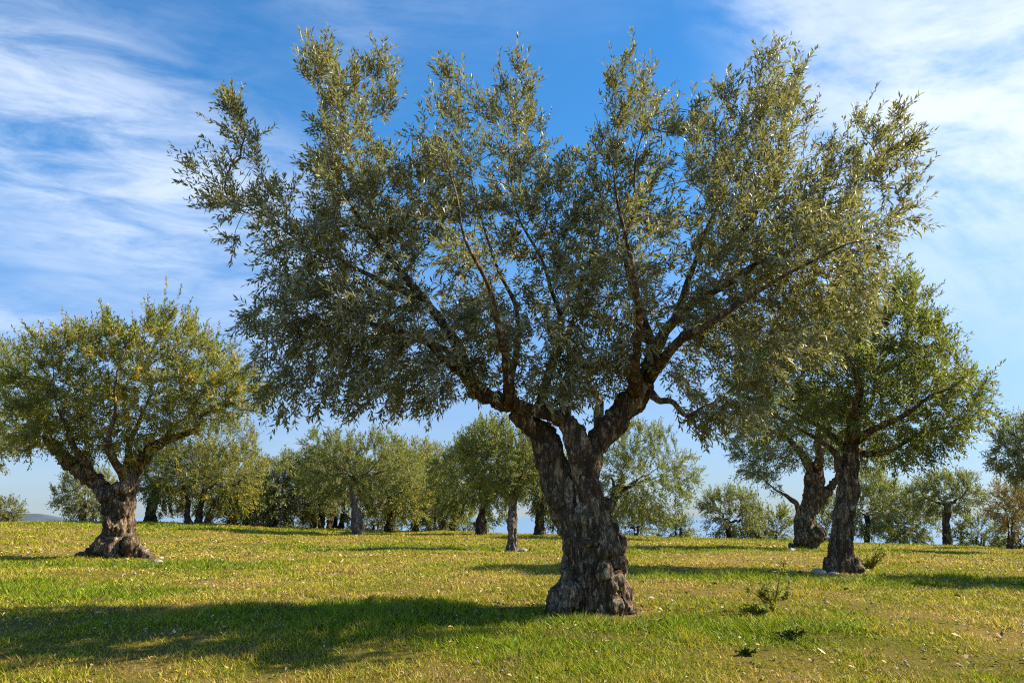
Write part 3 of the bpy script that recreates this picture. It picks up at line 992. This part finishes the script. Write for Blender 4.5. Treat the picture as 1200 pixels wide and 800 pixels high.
# ---- the tree with yellow sprays, beside the field's left edge
left_crown = [(14, 470), (22, 425), (38, 395), (62, 398), (78, 376), (112, 380), (128, 366), (160, 378), (182, 360), (218, 360), (240, 388), (262, 395), (288, 420), (316, 445), (314, 490), (268, 506), (236, 500), (206, 522), (186, 540), (158, 548), (136, 530),
              (104, 542), (82, 535), (54, 548), (28, 530), (10, 505)]
olive_tree(140, 20, left_crown, "squat olive tree sprayed with yellow leaves, broad root flare and low crooked boughs", base_py=655, name="olive_tree",
           bole=[[(140, 664, 0, 20.6), (139, 645, 0, 17.2), (140, 615, 0, 14.6), (142, 590, 0, 14.6), (143, 572, 0, 12.9)], [(128, 640, -.1, 12.0), (112, 652, -.15, 7.7), (88, 660, -.15, 4.3)], [(152, 640, -.1, 11.2), (168, 652, -.2, 6.9), (190, 662, -.3, 3.4)],
                 [(140, 640, -.2, 10.3), (146, 660, -.4, 6.0)], [(133, 592, 0, 8.6), (112, 568, 0, 8.2), (84, 547, 0, 7.3), (62, 524, 0, 6.0)], [(150, 580, 0, 8.6), (164, 548, 0, 6.9), (180, 526, 0, 5.6)]],
           extra_balls=[(132, 585, -.2, 9), (150, 600, -.25, 8), (138, 615, -.3, 7), (150, 575, -.2, 8), (128, 600, -.2, 6), (160, 640, -.3, 7)],
           boughs=[[(64, 527, 0, 7), (52, 505, 0, 6), (52, 475, 0, 4.5), (60, 440, 0, 3)], [(180, 527, 0, 6.5), (208, 513, .1, 5.5), (232, 492, .2, 4), (255, 455, .2, 2.5)], [(143, 576, .1, 9), (140, 540, .4, 7), (150, 490, .6, 5), (165, 430, .6, 3)],
                   [(112, 568, 0, 6), (105, 530, -.5, 5), (95, 480, -.8, 4), (90, 430, -.8, 2.5)], [(150, 565, -.1, 7), (155, 525, -.8, 5), (170, 470, -1.2, 4), (180, 420, -1.2, 2.5)], [(168, 543, .1, 5), (185, 500, .8, 4), (215, 450, 1.2, 3)]],
           n_att=2000, n_shoot=4600, shoot_len=0.26, leaf=(0.085, 0.024), leaves_per=14, seed=22, leaf_mat=LEAF_LEFT, bark=BARK, trunk_r=16, voxel=0.022, bole_amp=0.032, depth=0.9, clump=0.8, sprays=60, erode=4)

# ---- the leaning slender tree to the right of the great one
right_crown = [(846, 455), (862, 415), (895, 372), (940, 348), (990, 336), (1035, 322), (1070, 314), (1098, 340), (1088, 372), (1118, 392), (1108, 418), (1142, 432), (1170, 462), (1176, 488), (1142, 508), (1112, 524), (1082, 552), (1048, 556), (1020, 545),
               (985, 528), (950, 522), (910, 522), (868, 508), (846, 484)]
olive_tree(985, 15.4, right_crown, "dark slender leaning olive tree with white stones at its foot and wide green crown", base_py=670, name="olive_tree",
           bole=[[(984, 680, 0, 18.5), (984, 662, 0, 15.0), (985, 635, 0, 11.9), (989, 605, 0, 11.0), (994, 575, 0, 10.6), (997, 550, 0, 10.1), (998, 528, 0, 8.4), (1000, 505, 0, 7.0)], [(996, 655, -.05, 8.8), (1002, 670, -.1, 7.0)], [(975, 655, -.05, 7.0), (969, 672, -.05, 5.3)]],
           extra_balls=[(1002, 664, -.1, 7), (972, 668, -.1, 6)],
           boughs=[[(996, 560, 0, 7), (982, 545, 0, 6), (976, 527, 0, 5), (955, 512, 0, 4), (920, 490, 0, 3), (890, 460, 0, 2)], [(1000, 530, 0, 6), (1030, 526, 0, 4.5), (1070, 506, 0, 3.5), (1115, 496, 0, 2.5), (1145, 480, 0, 1.6)],
                   [(1000, 508, 0, 8), (1006, 470, .1, 6), (1016, 420, .2, 4.5), (1040, 370, .2, 3)], [(999, 515, -.1, 6), (985, 480, -.6, 5), (960, 440, -1.1, 4), (940, 395, -1.2, 2.5)], [(999, 515, .1, 6), (1030, 480, .7, 5), (1060, 440, 1.1, 3.5), (1075, 400, 1.2, 2)],
                   [(998, 525, .1, 5), (970, 480, .8, 4), (930, 450, 1.2, 3)], [(1000, 515, -.1, 5), (1040, 480, -.8, 4), (1080, 455, -1.2, 2.5)]],
           n_att=2300, n_shoot=4300, shoot_len=0.23, leaf=(0.075, 0.022), leaves_per=14, seed=33, leaf_mat=LEAF_GREEN, bark=BARK, trunk_r=14, voxel=0.018, bole_amp=0.020, depth=0.8, shell=0.45, clump=0.75, sprays=70, erode=5)

# ---- the twisted one behind it
mid_crown = [(862, 556), (852, 522), (868, 490), (900, 466), (950, 450), (1000, 465), (1030, 495), (1044, 540), (1036, 575), (1012, 560), (985, 548), (958, 552), (930, 545), (912, 560), (890, 572)]
olive_tree(945, 27, mid_crown, "thick twisted olive trunk forking low behind the slender leaning tree", base_py=643, name="olive_tree",
           bole=[[(947, 652, 0, 14.4), (946, 634, 0, 12.2), (944, 612, 0, 10.1), (949, 590, 0, 8.6), (955, 566, 0, 9.4), (956, 548, 0, 8.6)], [(955, 598, 0, 5.0), (970, 574, 0, 4.3), (984, 556, 0, 3.6)], [(934, 640, 0, 6.5), (928, 648, -.1, 4.3)]],
           extra_balls=[(938, 630, -.2, 7), (955, 625, -.2, 8), (950, 560, -.1, 8)],
           boughs=[[(984, 557, 0, 5), (1000, 540, 0, 4), (1015, 510, 0, 2.5)], [(952, 550, 0, 7), (936, 530, 0, 6), (918, 512, 0, 4.5), (900, 490, 0, 3)], [(958, 548, 0, 6), (965, 515, .4, 5), (975, 480, .6, 3)],
                   [(938, 604, 0, 4), (928, 588, -.1, 3.5), (916, 577, -.2, 3), (898, 570, -.3, 2.4), (880, 556, -.3, 1.6)], [(955, 550, -.1, 5), (945, 515, -.8, 4), (935, 485, -1, 2.5)]],
           n_att=1000, n_shoot=1900, shoot_len=0.30, leaf=(0.10, 0.025), leaves_per=14, seed=44, leaf_mat=LEAF_GREY, bark=BARK, trunk_r=14, voxel=0.03, bole_amp=0.04)

# ---- the grove behind
G = "olive trees of the grove behind"
far = dict(group=G, leaves_per=12, depth=0.95)


def grove(px, Y, ell, label, seed, **kw):
    a = dict(far)
    a.update(kw)
    a['trunk_r'] = a['trunk_r'] * 0.54
    ell = (ell[0], ell[1] + 5, ell[2], ell[3] + 4)
    rx, ry = ell[2], ell[3]
    Yd = Y * S
    area = rx * ry * 3.14
    a.setdefault('n_att', int(np.clip(area * 0.085, 260, 900)))
    a.setdefault('n_shoot', int(np.clip(area * 0.21, 480, 2100)))
    lf = max(0.085, 3.5 * Yd / F)
    a.setdefault('leaf', (lf, lf * 0.30))
    a.setdefault('shoot_len', max(0.26, 9.5 * Yd / F))
    return olive_tree(px, Y, ellipse_outline(*ell, seed), label, seed=seed, **a)


grove(600, 25, (592, 526, 64, 44), "small olive tree with pale straight slender trunk, closest behind the forked old one", 51, leaf_mat=LEAF_GREEN, bark=BARK_PALE, trunk_r=9, fork=0.42, lean=1, limbs=5)
grove(420, 36, (420, 541, 80, 38), "olive tree with tall pale trunk leaning back and dark low bough", 52, leaf_mat=LEAF_GREEN, bark=BARK_PALE, trunk_r=9.5, lean=-7, fork=0.5, limbs=5)
grove(563, 39, (556, 555, 60, 48), "gnarled dark olive trunk behind the pale straight one", 53, trunk_r=8.5, lean=8, leaf_mat=LEAF_GREEN)
grove(633, 41, (640, 560, 45, 40), "dark olive trunk showing between the pale straight trunk and the forked one", 54, trunk_r=8, lean=-2, leaf_mat=LEAF_GREY)
grove(708, 36, (758, 552, 62, 58), "full rounded olive tree rising behind the forked old trunk", 55, trunk_r=9, lean=14, leaf_mat=LEAF_GREEN, limbs=5)
grove(456, 43, (462, 565, 48, 42), "olive tree with dark upright trunk just behind the leaning pale trunk", 56, trunk_r=6, leaf_mat=LEAF_LEFT)
grove(376, 45, (362, 565, 52, 48), "olive tree with several thin dark spreading stems", 57, trunk_r=7, stems=3, limbs=6, leaf_mat=LEAF_GREY)
grove(510, 46, (506, 585, 40, 30), "low bushy olive with thin criss-cross stems", 58, trunk_r=5, stems=3, limbs=6, leaf_mat=LEAF_GREY, fork=0.3)
grove(318, 44, (318, 572, 48, 40), "small olive with thin forked stems and a low rounded crown", 59, trunk_r=5, stems=2, limbs=6, leaf_mat=LEAF_GREY, fork=0.35)
grove(232, 41, (248, 540, 64, 56), "olive tree with three crossing trunks behind the yellow sprayed tree", 60, trunk_r=9, stems=3, lean=8, limbs=6, leaf_mat=LEAF_LEFT)
grove(176, 42, (196, 552, 48, 42), "olive tree with bent stout trunk just behind the yellow sprayed tree", 61, trunk_r=9, lean=7, leaf_mat=LEAF_GREEN)
grove(98, 46, (100, 572, 42, 36), "small dark olive standing before the blue headland", 62, trunk_r=5, leaf_mat=LEAF_GREY, fork=0.3)
grove(-38, 24, (-18, 475, 66, 82), "olive tree with lit orange bough reaching in from beyond the yellow sprayed tree", 63, trunk_r=14, lean=10, leaf_mat=LEAF_GREEN, bark=BARK_PALE, n_shoot=2200, n_att=1000)
grove(855, 48, (858, 598, 44, 32), "lone round pale olive tree with very short trunk", 64, trunk_r=5, leaf_mat=LEAF_GREY, fork=0.3)
grove(1016, 44, (1020, 590, 42, 42), "thin dark trunked olive beside the slender leaning tree", 65, trunk_r=4.5, leaf_mat=LEAF_GREY, fork=0.4)
grove(1058, 48, (1060, 598, 44, 38), "olive with thin arching stems at the far edge of turf", 66, trunk_r=4, stems=2, leaf_mat=LEAF_GREY, fork=0.35)
grove(1110, 43, (1106, 572, 50, 24), "small umbrella shaped olive with stout dark trunk near the bleached dead branch", 67, trunk_r=7, leaf_mat=LEAF_GREY, fork=0.5)
grove(1236, 27, (1204, 522, 60, 36), "grey green olive tree reaching in from beyond the rusty shrub", 68, trunk_r=10, lean=-20, leaf_mat=LEAF_GREY, n_shoot=1500)
grove(288, 50, (290, 580, 34, 32), "far small olive between the crossing trunks and the thin forked one", 69, trunk_r=4, leaf_mat=LEAF_LEFT)
grove(660, 52, (672, 590, 40, 30), "far olive between the forked old trunk and the dark trunk beyond", 70, trunk_r=5, leaf_mat=LEAF_GREY)

grove(272, 48, (270, 558, 50, 46), "wide olive crown filling in behind the crossing trunks", 72, trunk_r=6, leaf_mat=LEAF_GREEN)
grove(396, 50, (392, 562, 52, 42), "olive crown filling in behind the thin spreading stems", 73, trunk_r=6, leaf_mat=LEAF_GREY, stems=2, limbs=6)
grove(486, 49, (486, 556, 50, 46), "tall rounded olive crown between the leaning pale trunk and the gnarled dark one", 74, trunk_r=6, leaf_mat=LEAF_LEFT)
grove(530, 50, (528, 566, 42, 40), "olive with slim stem behind the low bushy one", 75, trunk_r=5, leaf_mat=LEAF_GREEN)
grove(1405, 14.7, (1405, 470, 135, 120), "olive tree standing past the open turf whose crown shades the grass", 71, trunk_r=26, leaf_mat=LEAF_GREEN, n_shoot=3000, n_att=1100, fork=0.42, limbs=5, leaf=(0.085, 0.024))

# ---- shrubs along the brow
SG = "shrubs along the brow of the field"
for (px, Y, ell, lab, mat, sd) in [
        (6, 50, (6, 598, 22, 17), "small rounded shrub before the headland", LEAF_SHRUB, 81),
        (745, 48, (745, 608, 36, 26), "rounded shrub under the full rounded olive crown", LEAF_SHRUB, 82),
        (795, 52, (794, 618, 28, 14), "low flat shrub between the rounded crown and the lone round olive", LEAF_SHRUB, 83),
        (908, 49, (906, 612, 34, 25), "dark dense shrub between the lone round olive and the twisted trunk", LEAF_SHRUB, 84),
        (1148, 40, (1150, 622, 34, 24), "dense green shrub behind the bleached dead branch", LEAF_SHRUB, 85),
        (1192, 36, (1196, 612, 34, 34), "bright green shrub under the rusty one", LEAF_SHRUB, 86),
        (1184, 33, (1186, 588, 28, 30), "rusty brown half-bare shrub", LEAF_RED, 87),
        (560, 54, (548, 610, 30, 18), "low shrub glimpsed behind the gnarled dark trunk", LEAF_SHRUB, 88),
        (975, 54, (975, 610, 26, 30), "shrub glimpsed between the twisted and the slender trunk", LEAF_SHRUB, 89),
        (340, 53, (345, 604, 34, 14), "low shrub in the shade of the thin forked olive", LEAF_SHRUB, 90),
        (440, 54, (440, 606, 40, 16), "low shrub behind the leaning pale trunk", LEAF_SHRUB, 91)]:
    grove(px, Y, ell, lab, sd, name="shrub", cat="shrub", group=SG, trunk_r=2.6, stems=2, limbs=5, fork=0.35, leaf_mat=mat, n_shoot=int(np.clip(ell[2] * ell[3] * 0.55, 260, 620)), n_att=int(np.clip(ell[2] * ell[3] * 0.3, 160, 330)), droop=0.0, base_py=None)

# ------------------------------------------------------------------ turf blades, litter, stones
half = math.radians(41)


def scatter(n, y0, y1, power, seed):
    r = np.random.default_rng(seed)
    u = r.random(n)
    e = 2 - power
    d = (y0 ** e + u * (y1 ** e - y0 ** e)) ** (1 / e)
    a = r.uniform(-half, half, n)
    return np.sin(a) * d, np.cos(a) * d, d, r


x, y, d_, r = scatter(760000, 3.3, 36, 1.55, 5)
lu = lushness(x, y)
q = np.stack([x * 2.3, y * 2.3, 0 * x], -1)
cl = fbm(q, 3, 31)
keep = r.random(len(x)) < np.clip(0.62 + 0.55 * cl + 0.4 * lu, 0.12, 1)
x, y, d_, lu, cl = x[keep], y[keep], d_[keep], lu[keep], cl[keep]
z = terrain(x, y)
nb = len(x)
hgt = r.uniform(0.008, 0.027, nb) * (1 + 1.3 * np.clip(lu, -0.5, 1)) * np.where(vnoise(np.stack([x * 5.0, y * 5.0, 0 * x], -1), 91) > 0.42, 1.6, 1.0) * (1 + 0.5 * np.clip(cl, -0.6, 1)) * (1 + 0.012 * d_)
wid = 0.0035 * np.maximum(1.0, d_ / 4.5) * r.uniform(0.7, 1.3, nb)
az = r.uniform(0, 6.28, nb)
wx, wy = np.cos(az), np.sin(az)
lx, ly = r.normal(0, 0.85, nb) * hgt, r.normal(0, 0.85, nb) * hgt
V = np.empty((nb, 3, 3))
V[:, 0] = np.stack([x - wx * wid, y - wy * wid, z - 0.004], -1)
V[:, 1] = np.stack([x + wx * wid, y + wy * wid, z - 0.004], -1)
V[:, 2] = np.stack([x + lx, y + ly, z + hgt], -1)
me = mesh_np("grass", V.reshape(-1, 3), np.arange(nb * 3).reshape(-1, 3), GRASS)
at = me.attributes.new('lush', 'FLOAT', 'POINT')
at.data.foreach_set('value', np.repeat(lu, 3).astype(np.float32))
link("grass", me, kind='stuff', label="short patchy grass, green in the shade and straw yellow in the sun", cat="grass")

# little broad-leaved plants growing all through the turf
x, y, d_, r = scatter(2600, 3.4, 20, 1.45, 15)
kp = fbm(np.stack([x * 0.7, y * 0.7, 0 * x], -1), 3, 57) > r.uniform(-0.7, 0.7, len(x))
x, y = x[kp], y[kp]
z = terrain(x, y)
nd = len(x)
V, FA = leaf_mesh(np.stack([x, y, z - 0.005], -1), np.stack([r.normal(0, 0.3, nd), r.normal(0, 0.3, nd), np.ones(nd)], -1), r.uniform(0.006, 0.045, nd), 8, 0.032, 0.014, 61, LEAF_WEED, open_angle=(0.8, 1.4))
link("ground_cover", mesh_np("ground_cover", V, FA, LEAF_COVER), kind='stuff', label="tiny green broad-leaved plants dotted through the turf", cat="ground cover")

# fallen leaves
x, y, d_, r = scatter(16000, 3.4, 24, 1.5, 6)
kp = fbm(np.stack([x * 0.9, y * 0.9, 0 * x], -1), 3, 77) > r.uniform(-0.9, 0.6, len(x))
x, y = x[kp], y[kp]
for px, Y_, rr_, cnt_ in ((705, 9.2, 0.55, 420), (140, 19.5, 1.0, 260), (985, 15.2, 0.7, 220), (945, 26.5, 1.1, 160), (600, 24.5, 0.9, 140)):
    c_ = P(px, 650, Y_ * S)
    x = np.concatenate([x, c_[0] + r.normal(0, rr_, cnt_)])
    y = np.concatenate([y, c_[1] + r.normal(0, rr_ * 0.8, cnt_)])
d_ = np.hypot(x, y)
n_ = len(x)
z = terrain(x, y) + r.uniform(0.008, 0.026, n_)
az = r.uniform(0, 6.28, n_)
a = np.stack([np.cos(az), np.sin(az), r.normal(0, 0.35, n_)], -1)
b = np.stack([-np.sin(az), np.cos(az), r.normal(0, 0.5, n_)], -1)
L = (r.uniform(0.006, 0.019, n_) * np.where(r.random(n_) < 0.10, 1.9, 1.0) * np.maximum(1, d_ / 9))[:, None]
W = L * r.uniform(0.25, 0.6, n_)[:, None]
p0 = np.stack([x, y, z], -1)
V = np.stack([p0 - a * L, p0 + b * W + [0, 0, 0.004], p0 + a * L, p0 - b * W + [0, 0, 0.004]], 1).reshape(-1, 3)
bb = np.arange(n_) * 4
link("fallen_leaves", mesh_np("fallen_leaves", V, np.stack([np.stack([bb, bb + 1, bb + 2], -1), np.stack([bb, bb + 2, bb + 3], -1)], 1).reshape(-1, 3), LITTER),
     kind='stuff', label="dry tan leaves scattered over the turf", cat="leaves")


def stone_mesh(r_, seed):
    th = np.linspace(0.02, math.pi - 0.02, 7)
    ph = np.linspace(0, 2 * math.pi, 10, endpoint=False)
    T, H = np.meshgrid(th, ph, indexing='ij')
    v = np.stack([np.sin(T) * np.cos(H), np.sin(T) * np.sin(H), np.cos(T)], -1).reshape(-1, 3)
    k = 1 + 0.42 * fbm(v * 1.5 + seed * 7, 3, seed)
    v = v * k[:, None] * np.array([1.25, 0.9, 0.62]) * r_
    i_ = np.arange(6)[:, None] * 10
    j_ = np.arange(10)[None, :]
    k_ = (np.arange(10) + 1)[None, :] % 10
    f = np.stack([i_ + j_, i_ + j_ + 10, i_ + k_ + 10, i_ + k_], -1).reshape(-1, 4)
    return mesh_np("stone", v, f, STONE)


def ground_at(px, py):
    v = pixel_dir(px, py)
    lo_, hi_ = 2.0, 60.0
    t = np.linspace(lo_, hi_, 1500)
    pts = v[None, :] * (t / v[1])[:, None] + np.array([0, 0, CAM_H])
    hit = np.nonzero(pts[:, 2] < terrain(pts[:, 0], pts[:, 1]))[0]
    k_ = hit[0] if len(hit) else len(t) - 1
    p_ = pts[k_]
    p_[2] = terrain(p_[0], p_[1])[0]
    return p_


for k_, (px, py, rp, lab) in enumerate([
        (960, 672, 6.5, "pale stone in the grass at the foot of the slender leaning olive"), (1003, 671, 7, "pale stone pressed against the trunk foot of the slender leaning olive"), (975, 674, 5, "small pale stone below the slender trunk"),
        (928, 646, 4.5, "white stone at the root of the twisted trunk"), (968, 707, 3.2, "small white stone alone in the open turf past the yellow weed"),
        (184, 660, 5, "pale stone at the end of a root of the yellow sprayed tree"), (582, 690, 2.8, "small white stone in straw grass near the forked old trunk"),
        (612, 646, 4, "flat stone at the foot of the pale straight trunk"), (300, 613, 3.5, "stone beyond the thin forked olive on the brow")]):
    p_ = ground_at(px, py)
    o = link("stone", stone_mesh(rp * p_[1] / F, k_ + 1), label=lab, cat="stone", group="pale stones in the turf", loc=(p_[0], p_[1], p_[2] + 0.2 * rp * p_[1] / F))
    o.rotation_euler = (0.2, 0.1, k_ * 1.3)
# pebbles too small and many to count
x, y, d_, r = scatter(420, 3.5, 26, 1.4, 9)
z = terrain(x, y)
tv, tf = [], []
base_v = np.array([[1, 0, 0], [0.3, 0.9, 0.1], [-0.9, 0.4, 0], [-0.5, -0.8, 0.05], [0.5, -0.7, 0], [0.1, 0.05, 0.75], [0, 0, -0.5]])
base_f = np.array([[0, 1, 5], [1, 2, 5], [2, 3, 5], [3, 4, 5], [4, 0, 5], [1, 0, 6], [2, 1, 6], [3, 2, 6], [4, 3, 6], [0, 4, 6]])
for q_ in range(len(x)):
    s_ = r.uniform(0.008, 0.020) * max(1, d_[q_] / 10)
    az = r.uniform(0, 6.28)
    R_ = np.array([[math.cos(az), -math.sin(az), 0], [math.sin(az), math.cos(az), 0], [0, 0, 1]])
    tv.append((base_v * r.uniform(0.7, 1.3, base_v.shape)) @ R_.T * s_ + [x[q_], y[q_], z[q_] + 0.012])
    tf.append(base_f + 7 * q_)
link("pebbles", mesh_np("pebbles", np.vstack(tv), np.vstack(tf), STONE), kind='stuff', label="small pale pebbles scattered over the turf", cat="pebbles")

# ------------------------------------------------------------------ weeds and a bleached dead branch


def weed(px, py, h_px, lean_px, n_stem, label, mat, seed, leaf=(0.035, 0.010), per=10, flower=False, spread=0.5, fluff=False):
    p_ = ground_at(px, py)
    mpp = p_[1] / F
    r = np.random.default_rng(seed)
    root = link("weed", None, label=label, cat="weed", group="weeds in the turf", loc=p_)
    org, dr, ln = [], [], []
    for s_ in range(n_stem):
        h = h_px * mpp * (1 if s_ == 0 else r.uniform(0.35, 0.8))
        tip = np.array([(lean_px if s_ == 0 else r.normal(0, spread * h_px)) * mpp, r.normal(0, spread * 0.6) * h, h])
        c = spline([np.zeros(3) - [0, 0, 0.01], tip * 0.45 + [0, 0, h * 0.08], tip], 5)
        v, f = closed_tube(c, np.linspace(0.006, 0.003, len(c)) * max(1, p_[1] / 8), 5)
        link("stem", mesh_np("stem", v, f, mat, smooth=True), root)
        for t in np.linspace(0.25, 1.0, per):
            org.append(c[int(t * (len(c) - 1))])
            dr.append(unit(tip) * 0.6 + r.normal(0, 0.5, 3) + [0, 0, 0.3])
            ln.append(0.25 * h * (1.1 - t * 0.6))
        if flower and s_ == 0:
            V, FA = leaf_mesh(np.array([c[-1 - q] for q in range(4)]), np.tile(unit(tip), (4, 1)), np.full(4, 0.06), 8, 0.022, 0.014, seed + 1, FLOWER, open_angle=(0.8, 1.4))
            link("flower", mesh_np("flower", V, FA, FLOWER), root, kind='stuff')
        if fluff and s_ < 3:
            V, FA = leaf_mesh(np.tile(c[-1], (7, 1)), r.normal(0, 1, (7, 3)), np.full(7, 0.035), 8, 0.02, 0.006, seed + s_, FLUFF, open_angle=(0.4, 1.3))
            link("seed_head", mesh_np("seed_head", V, FA, FLUFF), root, kind='stuff')
    V, FA = leaf_mesh(np.array(org), np.array(dr), np.array(ln), 8, leaf[0], leaf[1], seed, mat)
    link("foliage", mesh_np("foliage", V, FA, mat), root, kind='stuff')


weed(906, 716, 56, 13, 5, "tall yellow flowered weed leaning in the open turf", LEAF_WEED, 5, flower=True, leaf=(0.05, 0.014), per=14)
weed(922, 702, 20, 6, 6, "weed with pale fluffy seed heads next to the tall yellow one", LEAF_WEED, 6, fluff=True, spread=0.6)
weed(892, 722, 14, -5, 7, "spreading leafy weed at the foot of the tall yellow one", LEAF_WEED, 7, leaf=(0.04, 0.016), spread=1.2)
weed(930, 750, 13, 2, 12, "low dark rosette weed in the open turf", LEAF_DARK, 8, leaf=(0.032, 0.018), spread=0.9, per=7)
weed(872, 768, 7, 3, 8, "flat dark weed hugging the turf, smaller than the dark rosette", LEAF_DARK, 9, leaf=(0.03, 0.016), spread=1.3, per=5)
weed(1020, 668, 26, 8, 8, "sapling weed sprouting beside the slender leaning trunk", LEAF_WEED, 10, leaf=(0.06, 0.022), spread=0.5)

Yb = 41 * S
bp = P(1127, 640, Yb)
gz_ = float(terrain(bp[0], bp[1])[0])
root = link("dead_branch", None, label="bleached bent dead branch standing before the dense green shrub", cat="branch", loc=(bp[0], bp[1], gz_))
base_off = np.array([bp[0], bp[1], gz_])
for ch in ([(1127, 652, 0, 1.6), (1126, 630, 0, 1.5), (1128, 614, 0, 1.3), (1134, 608, 0, 1.0)], [(1134, 608, 0, 1.0), (1140, 616, -.1, 0.8), (1148, 620, -.1, 0.5)], [(1132, 609, 0, 0.8), (1138, 604, 0, 0.5)]):
    sp = spline([to_world(q, Yb) for q in ch], 5)
    v, f = closed_tube(sp[:, :3] - base_off, sp[:, 3], 7)
    link("limb", mesh_np("limb", v, f, DEAD, smooth=True), root)

print("TREES", TREES)
print("TRIS", sum(len(o.data.loop_triangles) if False else sum(1 for _ in ()) for o in []))
